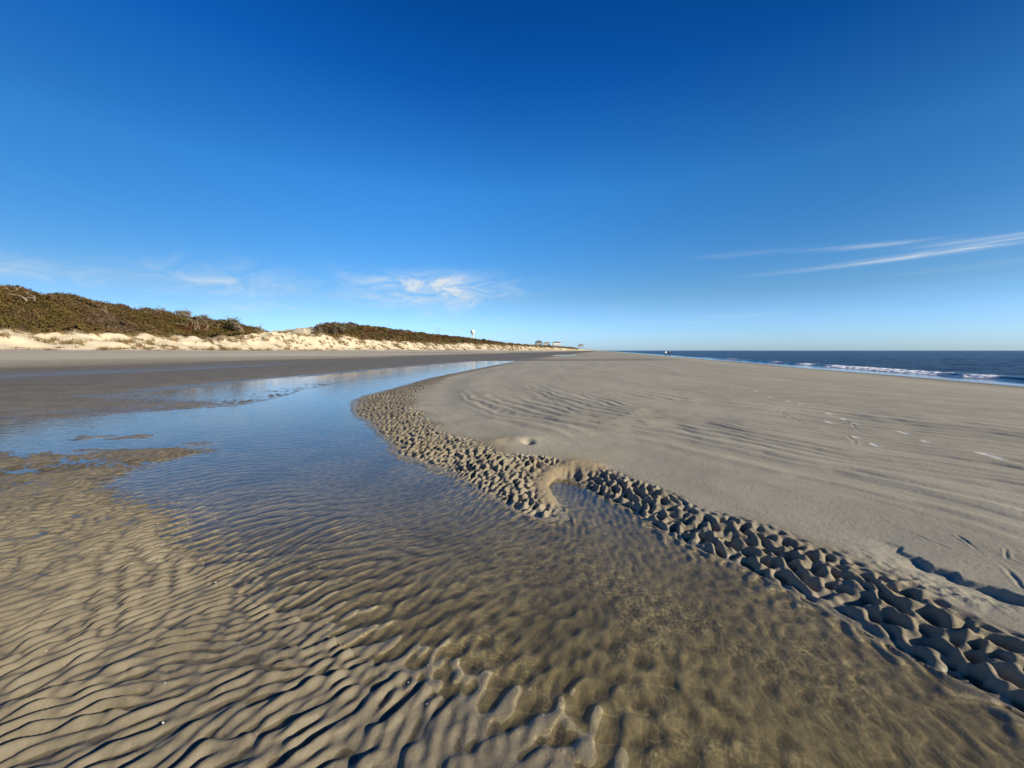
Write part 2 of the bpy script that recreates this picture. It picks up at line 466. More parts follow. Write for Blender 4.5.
FOOT = [(8.92, 18.22), (8.62, 15.9), (8.3, 14.4), (8.11, 13.33), (7.7, 12.1), (7.24, 10.73), (7.04, 9.68), (6.9, 9.14), (6.81, 8.66), (5.72, 6.84), (6.25, 7.14), (6.06, 6.66), (5.22, 5.72), (5.07, 5.28), (6.16, 6.07), (6.14, 5.93), (5.93, 5.4), (5.91, 4.71), (5.92, 4.62), (6.5, 7.8), (9.3, 20.2)]

# coast profile
def prof(u):
    U = [-400, -75, -66, -55, -45, -39, -35, -30, -26, -20, -14, -8, 0, 8, 13, 20, 26.6, 32, 60, 200, 9000]
    Zs = [1.55, 1.5, 1.28, 0.9, 0.40, 0.18, 0.085, 0.06, 0.055, 0.07, 0.05, 0.09, 0.17, 0.20, 0.12, -0.33, -0.80, -1.3, -2.6, -5, -9]
    return np.interp(u, U, Zs)
def fore(v): return np.interp(v, [-60, 0, 60, 80, 88, 107, 140, 200, 260, 400, 800, 3000], [3.9, 4.0, 4.1, 4.4, 6.0, 6.2, 5.2, 5.4, 6.0, 6.6, 7.5, 7])
def canopy(v): return np.interp(v, [-80, 20, 40, 51, 70, 90, 104, 116, 128, 138, 144, 156, 200, 248, 300, 380, 440, 600, 800, 1500, 4000],
                                [17.0, 16.6, 16.2, 15.4, 13.6, 11.7, 9.2, 7.2, 6.6, 7.6, 13.0, 14.8, 14.2, 13.4, 13.4, 11.5, 10, 9.0, 11, 14, 14])
def dune_z(u, v):
    """height of the dunes above the beach profile's 1.5 m"""
    uu = u + 2.2 * fbm(v * 0.05, u * 0.02, 2, 31)
    t1 = sst(-uu, 75.5, 88)
    hum = fbm(u * 0.22, v * 0.20, 3, 41) * 1.25
    z1 = (fore(v) - 1.5 + hum * 0.8) * t1
    t2 = sst(-u, 90, 115)
    far = sst(v, 100, 600) * 1.0
    z2 = (canopy(v) - 2.4 - fore(v)) * t2 * (1 - 0.55 * sst(-u, 118, 190))
    return np.where(u < -70, z1 + z2, 0.0)

def beach_z(x, y, detail=True):
    u, v = uv(x, y)
    z = prof(u + 1.2 * fbm(v * 0.03, u * 0.01, 2, 9) * sst(np.abs(u), 16, 30)) + dune_z(u, v)
    r = np.hypot(x, y)
    z = z + 0.012 * fbm(x * 0.12, y * 0.12, 2, 77) * sst(r, 10, 25)
    alb = np.empty(x.shape + (3,)); wet = np.zeros(x.shape)
    DAMP = np.array([0.318, 0.290, 0.220]); WETC = np.array([0.145, 0.125, 0.088]); DRY = np.array([0.40, 0.365, 0.285]); DUNE = np.array([0.62, 0.525, 0.36])
    # colour by height on the far beach
    n1 = fbm(u * 0.10, v * 0.018, 3, 51)
    tdry = sst(z + 0.10 * n1, 0.42, 0.78)
    wet = 0.42 * (1 - sst(z + 0.08 * n1, 0.05, 0.42))
    left = sst(-u, 8, 14)
    alb[:] = DAMP * (1 + 0.12 * n1)[..., None]
    alb = alb * (1 + 0.13 * fbm(x * 1.3, y * 1.3, 3, 133) * (r < 60) * left)[..., None]
    lw = (left * (1 - sst(z + 0.1 * n1, 0.14, 0.5)))[..., None]
    alb = alb * (1 - lw) + WETC * (1 + 0.16 * fbm(x * 0.9, y * 0.9, 4, 134) * (r < 70))[..., None] * lw
    tl = (tdry * left)[..., None]
    alb = alb * (1 - tl) + DRY * (1 + 0.10 * n1)[..., None] * tl
    # darker damp band high on the beach
    band = ((np.exp(-((z - 0.86 - 0.06 * n1) / 0.07) ** 2) + 0.8 * np.exp(-((z - 1.18 - 0.05 * n1) / 0.035) ** 2) * (n1 > 0.0) + 0.5 * np.exp(-((z - 0.66 - 0.08 * n1) / 0.03) ** 2)) * left * sst(fbm(v * 0.012, u * 0.02, 2, 3), -0.35, 0.2))[..., None]
    alb = alb * (1 - 0.45 * band)
    td = (sst(-u, 74.5, 78) * left)[..., None]
    alb = alb * (1 - td) + DUNE * (1 + 0.12 * fbm(u * 0.3, v * 0.3, 2, 15))[..., None] * td
    vg = v - np.maximum(-92 - u, 0) * 1.07
    tv = (sst(-u + 2.5 * fbm(v * 0.1, u * 0.1, 2, 16), 90, 94) * (1 - sst(vg, 86, 91) * (1 - sst(vg, 110, 116))))[..., None]
    alb = alb * (1 - tv) + np.array([0.085, 0.062, 0.036]) * tv
    # seaward slope: wet towards the swash
    sw = sst(u, 17, 26.0)[..., None]
    alb = alb * (1 - sw) + np.array([0.14, 0.125, 0.095]) * sw
    wet = np.maximum(wet * left, sst(u, 22.5, 25.6)) * (1 - tdry * left)
    wet = np.where(u > -8, np.maximum(sst(u, 23.6, 25.2) * 1.0, 0.10), wet)
    # ---------------- near beach around the pool
    I = np.where((r < 75) & (u < 14) & (u > -24))[0]
    X, Y, uu, vv = x[I], y[I], u[I], v[I]
    rr = r[I]
    wob = sst(rr, 1.5, 6)
    Xw = X + 0.10 * wob * fbm(X * 1.1, Y * 0.8, 3, 61); Yw = Y + 0.16 * wob * fbm(X * 1.1 + 9, Y * 0.8, 3, 62)
    inside = inpoly(Xw, Yw, POOL)
    dR = polydist(Xw, Yw, RS); dL = polydist(Xw, Yw, LS); dO = polydist(Xw, Yw, OL)
    dsh = np.minimum(dR, dL)
    band_in = inpoly(Xw, Yw, BAND)
    # which bank
    wr = sst(dL / (dL + dR + 1e-6), 0.35, 0.65)
    rightland = (~inside) & (inpoly(Xw, Yw, RS + [(60, -4), (60, 60)]))
    # right bank: mound band then smooth bar
    t = np.where(band_in, dR / (dR + dO + 1e-6), 1.0)
    barz = 0.165 + 0.05 * sst(dO, 0, 6) + 0.02 * fbm(X * 0.35, Y * 0.35, 2, 63)
    near = 1 - sst(rr, 12, 40)
    barz = np.where(rr > 30, np.minimum(barz, 0.14 + 0.02 * fbm(X * 0.1, Y * 0.1, 2, 64)), barz)
    zr = 0.004 + np.sin(np.clip(t * 1.25, 0, 1) * np.pi / 2) ** 1.4 * 0.115 + np.where(band_in, 0, (barz - 0.119) * sst(dO, 0, 1.1))
    # left bank: very gentle
    upb = sst(vv, 8.0, 10.0)
    zl = 0.006 - 0.003 * sst(-X, 3.0, 5.0) + np.minimum(0.0055 * dL, 0.018) + 0.006 * fbm(X * 0.9, Y * 0.9, 2, 67) - upb * (0.013 + 0.006 * np.minimum(dL, 3)) * (1 - sst(dL, 3, 8))
    depth = -0.085 * (1 - np.exp(-dsh / 0.9)) * (0.55 + 0.45 * wr)
    steep = wr * np.exp(-((X - 0.55) ** 2 + (Y - 4.0) ** 2) / 0.35)
    depth = depth - 0.03 * steep * sst(dsh, 0.0, 0.12)
    zn = np.where(inside, depth, np.where(rightland, zr, zl))
    zn = np.where(inside, zn + 0.004, zn)
    mott = fbm(X * 0.75, Y * 1.9, 3, 66) * sst(-X, 3.0, 6.0) * (Y < 9)
    zn = zn + 0.024 * mott * (1 - 0.5 * sst(dL, 1.0, 3.0))
    # low finger bars near the left edge of the pool
    fg = np.exp(-(((X + 6.9) / 1.3) ** 2 + ((Y - 6.65 - 0.10 * (X + 6.9)) / 0.33) ** 2))
    fg2 = np.exp(-(((X + 5.6) / 0.7) ** 2 + ((Y - 5.35 - 0.5 * (X + 5.6)) / 0.28) ** 2))
    fgn = fbm(X * 1.3, Y * 3.0, 3, 65)
    zn = zn + (0.030 * fg + 0.024 * fg2) * (0.75 + 1.5 * fgn) * inside
    # the small cove in the bank: smooth sandy rim; mound with a hole
    rim = np.exp(-(polydist(X, Y, [(0.36, 3.7), (0.34, 4.1), (0.50, 4.52), (0.78, 4.62), (1.0, 4.5)]) / 0.13) ** 2) * (~inside)
    zn = zn + 0.035 * rim
    md = np.exp(-(((X + 0.0) / 0.55) ** 2 + ((Y - 5.75) / 0.35) ** 2))
    zn = zn + 0.062 * md * (1 + 0.25 * fbm(X * 3, Y * 3, 2, 71))
    zn = zn - 0.10 * np.exp(-(((X - 0.24) / 0.07) ** 2 + ((Y - 5.62) / 0.09) ** 2))
    zn = zn - 0.02 * np.exp(-(((X - 0.75) / 0.45) ** 2 + ((Y - 5.7) / 0.4) ** 2))
    md2 = np.exp(-(((X + 1.35) / 0.35) ** 2 + ((Y - 8.0) / 0.3) ** 2))
    zn = zn + 0.02 * md2
    # ---- ripples
    fxx, fyy = (X - OX) / CELL, (Y - OY) / CELL
    ii = np.clip(np.round(fyy).astype(int), 0, NG - 1), np.clip(np.round(fxx).astype(int), 0, NG - 1)
    nx, ny = NXm[ii], NYm[ii]
    upb = sst(vv, 8.0, 10.0)
    usc = np.where((vv > 9) & (~inside) & (~rightland), 0.58, 1.0)
    fxx = fxx * usc; fyy = fyy * usc
    h0 = samp(F1, fxx * 2, fyy * 2)
    alw = np.where(rightland, 0.13, 0.15) * 0.13 * np.where(inside, 0.5, 1.0)
    sh = np.clip(h0, -1.6, 1.6) * alw
    h = samp(F1, (fxx + sh * nx / CELL) * 2, (fyy + sh * ny / CELL) * 2)
    wx3 = 3.2 * fbm(X * 3.6, Y * 3.6, 2, 87); wy3 = 3.2 * fbm(X * 3.6 + 40, Y * 3.6, 2, 88)
    k3 = np.where(rightland, 2.5, 2.0)
    h3 = samp(F3, (fxx + wx3) * k3, (fyy + wy3) * k3)
    h3 = 0.72 * h3 + 0.62 * samp(F3, fyy * 1.5 + 311, -fxx * 1.7 + 97)
    h2 = samp(F2, fxx * 2 + 13, fyy * 2 + 7)
    farw = 1 - sst(rr, 16, 38)
    hs_ = np.tanh(h * 0.9) * 1.15
    mixr = np.where(rightland, 0.9, np.where(inside, 0.15 + 0.40 * wr, 0.22 * (1 - upb)))
    h = h * (1 - mixr) + np.clip(h3, -2.2, 1.3) * mixr
    hs_ = hs_ * (1 - mixr) + np.where(rightland, np.clip(h3, -2.0, 1.7), np.clip(h3, -1.2, 1.3)) * 0.95 * mixr
    # amplitude map
    mnd = np.where(band_in, sst(t, 0.0, 0.10) * (1 - sst(t + 0.10 * fbm(X * 1.6, Y * 1.6, 2, 85), 0.58, 0.84)), 0.0) * (1 - 0.92 * np.clip(rim * 1.6, 0, 1)) * (1 - 0.8 * np.clip(md2 + md, 0, 1))
    mnd = mnd * (0.55 + 0.75 * sst(fbm(X * 1.5, Y * 1.5, 2, 81), -0.5, 0.5))
    aleft = 0.0160 * (0.85 + 0.5 * fbm(X * 0.5, Y * 0.5, 2, 82)) * (1 + 0.40 * sst(rr, 2.2, 4.5) - 0.5 * sst(rr, 6.0, 10.0))
    amp = np.where(rightland, 0.0200 * mnd, np.where(inside, 0, aleft))
    ain = (0.0110 * np.exp(-dL / 0.6) * (1 - wr) + 0.0045 + 0.013 * np.exp(-dR / 0.14) * sst(wr, 0.3, 0.8) * (1 - steep))
    ub = upb * (~rightland) * (~inside)
    amp = amp * (1 - ub) + ub * (0.006 + 0.010 * np.exp(-dL / 2.5))
    amp = np.where(inside, 0.8 * ain * (1 - 0.5 * sst(rr, 5.0, 9.0)), amp)
    rip = amp * hs_ + amp * np.where(rightland, 0.30, 0.17) * h2 + (0.0016 * h2 * (0.5 + 0.5 * gn(X * 2, Y * 2, 83)) * (~rightland))
    rip = rip + (0.0060 * mnd + 0.0014 * (~inside)) * (0.35 - np.abs(fbm(X * 13, Y * 13, 2, 84))) * (rr < 9)
    # pits between mounds are deeper than the crests are high
    rip = np.where(rightland, rip + mnd * (-0.012) * np.maximum(0, -hs_), rip)
    # left-hand ripples get sharp little troughs
    zn = zn + rip * farw
    # ---- smooth bar: faint drainage streaks parallel to the pool edge
    ob = (~band_in) & rightland
    wd = dO + 0.35 * fbm(X * 0.2, Y * 0.2, 2, 91)
    al_ = vv * 1.0
    st = fbm(wd * 1.9, al_ * 0.16 + wd * 0.1, 3, 92)
    msk = sst(dO, 0.4, 1.4) * (1 - sst(dO, 6.5, 10.5)) * (1 - 0.95 * sst(rr, 9, 17)) * (0.65 + 0.35 * sst(fbm(X * 0.2, Y * 0.2, 2, 93), -0.3, 0.3))
    rid = 1 - np.abs(st) * 2.4
    zn = zn + ob * msk * 0.017 * np.clip(rid, -0.8, 1) * np.clip(0.4 + rr / 10, 0, 1.0) * (1 - 0.6 * sst(rr, 7, 10))
    st2 = np.sin(2 * np.pi * (wd / 0.33 + 0.9 * fbm(wd * 0.6, al_ * 0.12, 2, 94)))
    zn = zn + ob * msk * 0.0110 * st2 * sst(fbm(wd * 0.5, al_ * 0.1, 2, 95), -0.55, 0.25) * np.clip(rr / 5, 0.4, 1.5)
    zn = zn + ob * (0.0022 * fbm(X * 3.5, Y * 3.5, 3, 96) + 0.006 * fbm(X * 0.8, Y * 0.8, 2, 97))
    # ---- little scarp at the right
    dS = polydist(X, Y, SCARP)
    sx_ = np.interp(Y, [p[1] for p in SCARP[::-1]], [p[0] for p in SCARP[::-1]]) + 0.07 * fbm(Y * 4, X * 0 + 1.0, 4, 101, 0.6)
    side = X - sx_                                    # >0 to seaward
    my = sst(Y, 1.85, 2.05) * (1 - sst(Y, 2.05, 2.85))
    wS = sst(side, -0.035, 0.012)
    zn = zn + my * np.clip(0.85 + 0.7 * fbm(Y * 3.5, X * 0 + 3.0, 2, 103), 0.2, 1.2) * ((1 - wS) * -0.046 * np.exp(-(side / 0.15) ** 2) + wS * 0.010 * np.exp(-(side / 0.25) ** 2))
    crm = np.exp(-((side + 0.28) / 0.14) ** 2) * my
    zn = zn + crm * 0.012 * fbm(X * 14, Y * 14, 3, 102)
    # drainage grooves and drag marks
    def groove(P, wdt, dep, seed):
        d = polydist(X + 0.02 * fbm(X * 5, Y * 5, 2, seed), Y, P)
        return -dep * np.exp(-(d / wdt) ** 2) + 0.5 * dep * np.exp(-((d - wdt * 1.8) / wdt) ** 2)
    G = [([(2.95, 2.1), (3.1, 2.35), (3.25, 2.7)], 0.010, 0.006), ([(3.1, 2.35), (3.0, 2.55), (2.98, 2.8)], 0.008, 0.004), ([(3.0, 1.9), (3.3, 2.15), (3.6, 2.3)], 0.012, 0.006),
         ([(3.25, 2.2), (3.22, 2.4), (3.35, 2.5)], 0.008, 0.004),
         ([(5.6, 7.9), (5.35, 7.2), (5.2, 6.6), (5.25, 6.0), (4.9, 5.4)], 0.022, 0.004), ([(6.1, 7.0), (6.0, 6.7), (5.7, 6.3), (5.55, 5.9)], 0.018, 0.004), ([(6.4, 8.7), (5.9, 8.3), (5.6, 7.9), (5.4, 7.3)], 0.03, 0.004)]
    for kk_, (Pg, wg, dg) in enumerate(G):
        zn = zn + groove(Pg, wg, dg, 110 + kk_) * ob * np.clip(0.8 + 1.2 * gn(X * 5, Y * 5, 140 + kk_), 0, 1.5)
    ftm = np.zeros(X.shape)
    for kk_, (fx0, fy0) in enumerate(FOOT):
        a = 0.5 + 0.5 * math.sin(kk_ * 2.3)
        dx, dy = X - fx0, Y - fy0
        near_ = (np.abs(dx) < 0.6) & (np.abs(dy) < 0.6)
        ca, sa = math.cos(1.25 + a * 0.4), math.sin(1.25 + a * 0.4)
        p_, q_ = dx * ca + dy * sa, -dx * sa + dy * ca
        e = (p_ / 0.15) ** 2 + (q_ / (0.055 + 0.02 * np.tanh(p_ * 8))) ** 2
        e = e * 2.8
        zn = zn + near_ * (-0.006 * np.exp(-e ** 1.5) + 0.003 * np.exp(-((np.sqrt(e) - 1.45) / 0.35) ** 2))
        ftm = np.maximum(ftm, near_ * np.exp(-(e / 1.3) ** 2))
    # blend into the far profile
    bl = (1 - sst(rr, 55, 72)) * (1 - sst(uu, 9, 13)) * sst(uu, -23, -17)
    zfar = z[I]
    z[I] = zfar * (1 - bl) + zn * bl
    # ---- colour near
    zz = z[I]
    cn = np.empty(X.shape + (3,))
    TAN = np.array([0.25, 0.215, 0.150]); BARC = np.array([0.322, 0.296, 0.226]); SUB = np.array([0.37, 0.305, 0.168])
    LEFTT = np.array([0.172, 0.147, 0.098])
    cn[:] = LEFTT
    bc = BARC * (1 + 0.10 * fbm(wd * 0.9, al_ * 0.12, 3, 121) + 0.06 * fbm(X * 1.7, Y * 1.7, 2, 122))[..., None]
    cn = np.where(ob[..., None], bc, cn)
    tb = (rightland * band_in * (1 - sst(t + 0.15 * fbm(X * 1.6, Y * 1.6, 2, 86), 0.55, 0.95)))[..., None]
    cn = np.where(rightland[..., None], bc, cn)
    cn = cn * (1 - tb) + TAN * 0.94 * (1 + 0.15 * fbm(X * 2, Y * 2, 2, 123))[..., None] * tb
    yel = np.clip(rim + 0.8 * md * sst(-X, -0.25, 0.2) + 0.6 * np.exp(-(((X - 0.75) / 0.5) ** 2 + ((Y - 4.85) / 0.22) ** 2)), 0, 1)[..., None]
    cn = cn * (1 - yel) + np.array([0.34, 0.27, 0.16]) * yel
    # submerged: silt in the troughs, cleaner sand on crests, brown algal patches
    alg = sst(fbm(X * 1.5, Y * 1.5, 4, 124), 0.0, 0.55)
    fro = sst(np.abs(fbm(X * 30, Y * 30, 3, 125)), 0.0, 0.45)
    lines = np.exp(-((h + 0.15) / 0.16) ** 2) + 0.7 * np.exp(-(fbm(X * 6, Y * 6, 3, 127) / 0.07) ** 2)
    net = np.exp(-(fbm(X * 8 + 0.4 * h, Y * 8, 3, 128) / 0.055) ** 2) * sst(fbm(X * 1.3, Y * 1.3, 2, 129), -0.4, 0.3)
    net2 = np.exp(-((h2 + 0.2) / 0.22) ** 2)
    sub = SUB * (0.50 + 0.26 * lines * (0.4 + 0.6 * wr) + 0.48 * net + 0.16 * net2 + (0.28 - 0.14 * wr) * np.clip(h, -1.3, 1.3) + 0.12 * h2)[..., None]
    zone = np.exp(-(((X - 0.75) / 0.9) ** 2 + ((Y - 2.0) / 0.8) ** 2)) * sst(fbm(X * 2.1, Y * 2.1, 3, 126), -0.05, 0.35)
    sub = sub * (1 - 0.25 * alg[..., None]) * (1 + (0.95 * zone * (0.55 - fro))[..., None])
    ins = (inside & (zz < 0.004))[..., None]
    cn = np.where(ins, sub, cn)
    nl = (~inside) & (~rightland)
    farl = (sst(rr, 4.5, 8.5) * nl)[..., None]
    cn = cn * (1 - farl) + WETC * 1.15 * (1 + 0.16 * fbm(X * 0.9, Y * 0.9, 4, 134) + 0.12 * fbm(X * 4, Y * 4, 3, 135))[..., None] * farl
    tr_ = (nl * (1 - sst(h, -1.1, -0.2)) * 0.45)[..., None]          # darker towards the troughs
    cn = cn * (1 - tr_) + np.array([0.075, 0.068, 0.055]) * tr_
    # pits of the bank painted darker: their shade put into the sand colour
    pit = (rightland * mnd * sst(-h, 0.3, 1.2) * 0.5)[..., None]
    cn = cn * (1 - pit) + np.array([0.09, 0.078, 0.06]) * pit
    cn = cn * (1 - ftm[..., None] * 0.9) + np.array([0.72, 0.70, 0.64]) * ftm[..., None] * 0.9
    zn_ = z[I]
    wn_ = np.where(nl, (0.75 - 0.35 * sst(zn_, 0.01, 0.07)) * (1 - 0.4 * sst(rr, 5, 9)), 1 - sst(zn_, 0.004, 0.07))
    wn_ = np.where(rightland, np.maximum(1 - sst(zn_, 0.0, 0.06), 0.12), wn_)
    wn_ = np.where(inside, 0.95, wn_)
    wn_ = np.where(nl & (zn_ < 0.012) & (rr > 3.5), 0.95, wn_)
    b3 = bl[..., None]
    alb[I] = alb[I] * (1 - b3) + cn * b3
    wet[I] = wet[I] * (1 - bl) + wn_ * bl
    strip = np.exp(-((u + 33.5 + 0.04 * (v - 30)) / 4.6) ** 2) * (1 - sst(v, 25, 60)) * np.clip(0.9 + 0.5 * fbm(u * 0.3, v * 0.10, 3, 131), 0, 1)
    z = z - 0.035 * strip
    wet = np.maximum(wet, 0.95 * strip)
    # second small pool far along the beach
    pe = np.exp(-(((u + 10.5) / 3.0) ** 2 + ((v - 122) / 15.0) ** 2))
    z = z - 0.24 * pe * (r > 75)
    return z, np.clip(alb, 0.01, 0.9), np.clip(wet, 0, 1)

# ground mesh: one sheet, finest near the viewer, out past the horizon
a_d = np.arange(R(-66), R(66), 0.00175)
a_c = np.linspace(R(66), R(294), 150)[:-1]
azs = np.concatenate([a_d, a_c])
rs = [0.25]
while rs[-1] < 9000:
    r_ = rs[-1]
    k_ = 0.05 if r_ < 0.95 else 0.0026 if r_ < 3 else 0.0026 + 0.0016 * min(1, (r_ - 3) / 7) if r_ < 28 else 0.006 if r_ < 70 else 0.006 if r_ < 180 else 0.03
    rs.append(r_ * (1 + k_))
rs = np.array(rs)
NA, NR = len(azs), len(rs)
AA, RR = np.meshgrid(azs, rs)
xf = (RR * np.sin(AA)).ravel(); yf = (RR * np.cos(AA)).ravel()
zf, alb, wet = beach_z(xf, yf)
idx = np.arange(NA * NR).reshape(NR, NA)
nxt = np.roll(idx, -1, 1)
F = np.stack([idx[:-1], nxt[:-1], nxt[1:], idx[1:]], -1).reshape(-1, 4)
F = F[:, ::-1]
V = np.stack([xf, yf, zf], 1)
# close the small disc under the viewer
zc = float(zf[:NA].mean())
V = np.concatenate([V, [[0, 0, zc]]]); alb = np.concatenate([alb, alb[:1]]); wet = np.concatenate([wet, wet[:1]])
cidx = len(V) - 1
ring = idx[0]
step = 60
ri = np.arange(0, NA - 1, step)
capF = np.array([[cidx, ring[min(i + step, NA - 1)], ring[i], ring[i]] for i in ri])
ground = mesh_np('beach_sand', V, F, m_sand, [('albedo', 'FLOAT_COLOR', 'POINT', alb), ('wet', 'FLOAT', 'POINT', wet)])
tag(ground, kind='structure')

def ground_z(x, y):
    z, _, _ = beach_z(np.array([float(x)]), np.array([float(y)]))
    return float(z[0])

# pool water: one level sheet; the sand rises through it
pts = [xy(-47, -12), xy(5.2, -12), xy(5.2, 40), xy(2, 160), xy(-24, 160), xy(-47, 90)]
mb = MB(); mb.v = [(p[0], p[1], 0.0) for p in pts]; mb.f = [list(range(len(pts)))]
pw = mb.build('tidal_pool_water', m_water)
tag(pw, kind='structure')

# ------------------------------------------------------------ sea
azs = np.linspace(R(8), R(110), 1100)
rs = [24.0]
while rs[-1] < 14000: rs.append(rs[-1] * (1 + (0.0045 if rs[-1] < 160 else 0.008 if rs[-1] < 1500 else 0.03)))
rs = np.array(rs)
AA, RR = np.meshgrid(azs, rs)
x = (RR * np.sin(AA)).ravel(); y = (RR * np.cos(AA)).ravel()
u, v = uv(x, y); r = RR.ravel()
off = sst(u, 29.5, 45)
wav = 0.16 * gn(u * 0.22 + v * 0.03, v * 0.05, 201) + 0.10 * gn(u * 0.6, v * 0.16, 202) + 0.05 * gn(u * 1.6, v * 0.6, 203)
z = -0.80 + wav * off * (1 - sst(r, 800, 3000)) + 0.006 * gn(u * 1.5, v * 0.6, 204)
cr = 32.2 + 0.9 * gn(v * 0.035, v * 0 + 0.5, 205) + 0.25 * gn(v * 0.3, v * 0 + 2.5, 206)
du = u - cr
hgt = 0.36 * (0.75 + 0.35 * gn(v * 0.05, v * 0 + 7.5, 207)) * (1 - 0.6 * sst(np.abs(v - 70), 60, 180))
vr = v
fo = sst(vr, 42.5, 46) * (1 - sst(vr, 60, 66)) + 0.8 * sst(vr, 67, 69) * (1 - sst(vr, 70, 74)) + 0.55 * sst(vr, 38.5, 40) * (1 - sst(vr, 41, 42.5)) + 0.35 * sst(vr, 76, 80) * (1 - sst(vr, 100, 130)) * (fbm(v * 0.12, v * 0, 2, 216) > 0.1)
hgt = hgt * (1 - 0.45 * np.clip(fo * 1.5, 0, 1))
z = z + hgt * np.where(du < 0, np.exp(-(du / 0.55) ** 2), np.exp(-(du / 1.8) ** 2))
cr2 = 40 + 1.2 * gn(v * 0.03, v * 0 + 11.5, 208)
z = z + 0.18 * np.exp(-((u - cr2) / 1.2) ** 2)
fn = fbm(u * 1.7, v * 0.9, 4, 210)
foam = np.clip(fo * 1.8, 0, 1) * sst(fn * 0.6 + 1.2 - np.abs(du + 0.1) / (0.7 + 0.7 * np.clip(fo, 0, 1)), 0.3, 0.6)
z = z + 0.10 * foam * (0.8 + 0.6 * fbm(u * 1.8, v * 1.2, 2, 212))
edge = np.exp(-((u - 27.4 - 0.5 * gn(v * 0.08, v * 0, 213)) / 0.22) ** 2) * 0.75
fm = np.clip(foam + edge, 0, 1)[:, None]
shal = (1 - sst(u, 27.0, 31.5))[:, None]
deep = np.array([0.022, 0.020, 0.022])
col = deep * (1 - shal) + np.array([0.11, 0.12, 0.12]) * shal
col = col * (1 - fm) + np.array([0.92, 0.92, 0.90]) * fm
rgh = 0.05 + 0.27 * sst(u, 29.5, 34) + 0.0 * u
rgh = rgh * (1 - fm[:, 0]) + 0.6 * fm[:, 0]
idx = np.arange(len(azs) * len(rs)).reshape(len(rs), len(azs))
F = np.stack([idx[:-1, :-1], idx[1:, :-1], idx[1:, 1:], idx[:-1, 1:]], -1).reshape(-1, 4)
keep = (u[F].max(1) > 25.0)
sea = mesh_np('sea', np.stack([x, y, z], 1), F[keep], m_sea, [('albedo', 'FLOAT_COLOR', 'POINT', col), ('wet', 'FLOAT', 'POINT', rgh)])
tag(sea, kind='structure')

# ------------------------------------------------------------ vegetation
def tris(P, N, size, cols, aspect=0.6):
    """one small leaf triangle at each point, random tilt about normal N"""
    n = len(P)
    A = rng.standard_normal((n, 3)); Nn = N + 0.5 * rng.standard_normal((n, 3))
    Nn /= np.linalg.norm(Nn, axis=1, keepdims=True) + 1e-9
    A -= (A * Nn).sum(1, keepdims=True) * Nn; A /= np.linalg.norm(A, axis=1, keepdims=True) + 1e-9
    B = np.cross(Nn, A)
    s = (size * (0.6 + 0.8 * rng.random(n)))[:, None]
    V = np.stack([P + A * s, P - A * s * 0.6 + B * s * aspect, P - A * s * 0.6 - B * s * aspect], 1).reshape(-1, 3)
    F = np.arange(3 * n).reshape(n, 3)
    return V, F, np.repeat(cols, 3, 0)

PAL = np.array([1.0, 0.90, 0.9]) * np.array([[0.130, 0.110, 0.036], [0.115, 0.108, 0.034], [0.150, 0.112, 0.045], [0.165, 0.120, 0.062], [0.135, 0.092, 0.052], [0.150, 0.116, 0.082], [0.080, 0.066, 0.032], [0.19, 0.155, 0.095], [0.18, 0.090, 0.04]])
def gz(u, v):
    X, Y = xy(u, v)
    return prof(u) + dune_z(u, v)
Vs, Fs, Cs = [], [], []
nv = 0
def crown_batch(cu, cv, cr_, nl, ls):
    """many wind-pruned crowns: leaves over flattened domes"""
    global nv
    m = len(cu)
    # colour per crown by patches
    pn = fbm(cu * 0.09, cv * 0.06, 2, 301) * 3.4 + 0.45 * rng.standard_normal(m)
    order = np.array([8, 0, 1, 2, 0, 3, 4, 5, 7])
    ci = order[np.clip(((pn + 2.6) / 5.2 * 9).astype(int), 0, 8)]
    ci = np.where(rng.random(m) < 0.12, 6, ci)
    cc = PAL[ci]
    k = np.repeat(np.arange(m), nl)
    n = len(k)
    d = rng.standard_normal((n, 3)); d[:, 2] = np.abs(d[:, 2]) * 0.9
    d /= np.linalg.norm(d, axis=1, keepdims=True)
    rad = (0.62 + 0.42 * rng.random(n))[:, None]
    lump = 1 + 0.22 * gn(d[:, 0] * 2.2 + cu[k], d[:, 2] * 2.2 + cv[k], 302)[:, None]
    R3 = np.stack([cr_[k], cr_[k] * 1.35, cr_[k] * 0.55], 1)
    off_ = d * rad * R3 * lump
    uu_ = cu[k] + off_[:, 0] - 0.5 * off_[:, 2]; vv_ = cv[k] + off_[:, 1]
    zz_ = gz(uu_, vv_) + 0.75 + off_[:, 2]
    X, Y = xy(uu_, vv_)
    N = np.stack([d[:, 0] * CS + d[:, 1] * SN, -d[:, 0] * SN + d[:, 1] * CS, d[:, 2]], 1)
    col = cc[k] * (0.86 + 0.28 * rng.random((n, 1))) * (1 + 0.15 * rng.standard_normal((n, 3)).clip(-1, 1) * 0.5)
    V, F, CC = tris(np.stack([X, Y, zz_], 1), N, ls[k] if hasattr(ls, '__len__') else np.full(n, ls), col)
    Vs.append(V); Fs.append(F + nv); Cs.append(CC); nv += len(V)
def edge_u(v): return -92.0 - 2.0 * fbm(v * 0.08, v * 0 + 3.3, 2, 305) - 4.5 * sst(v, 84, 92) * (1 - sst(v, 132, 140)) * 0
# near hill
m = 3800
cv = rng.uniform(8, 131, m); cu = edge_u(cv) - rng.random(m) ** 1.0 * 36
keep = cv < 88 + (-92 - cu) * 0.97 + rng.normal(0, 2.0, m)
cu, cv = cu[keep], cv[keep]
crown_batch(cu, cv, rng.uniform(0.5, 1.7, len(cu)), 95, 0.17)
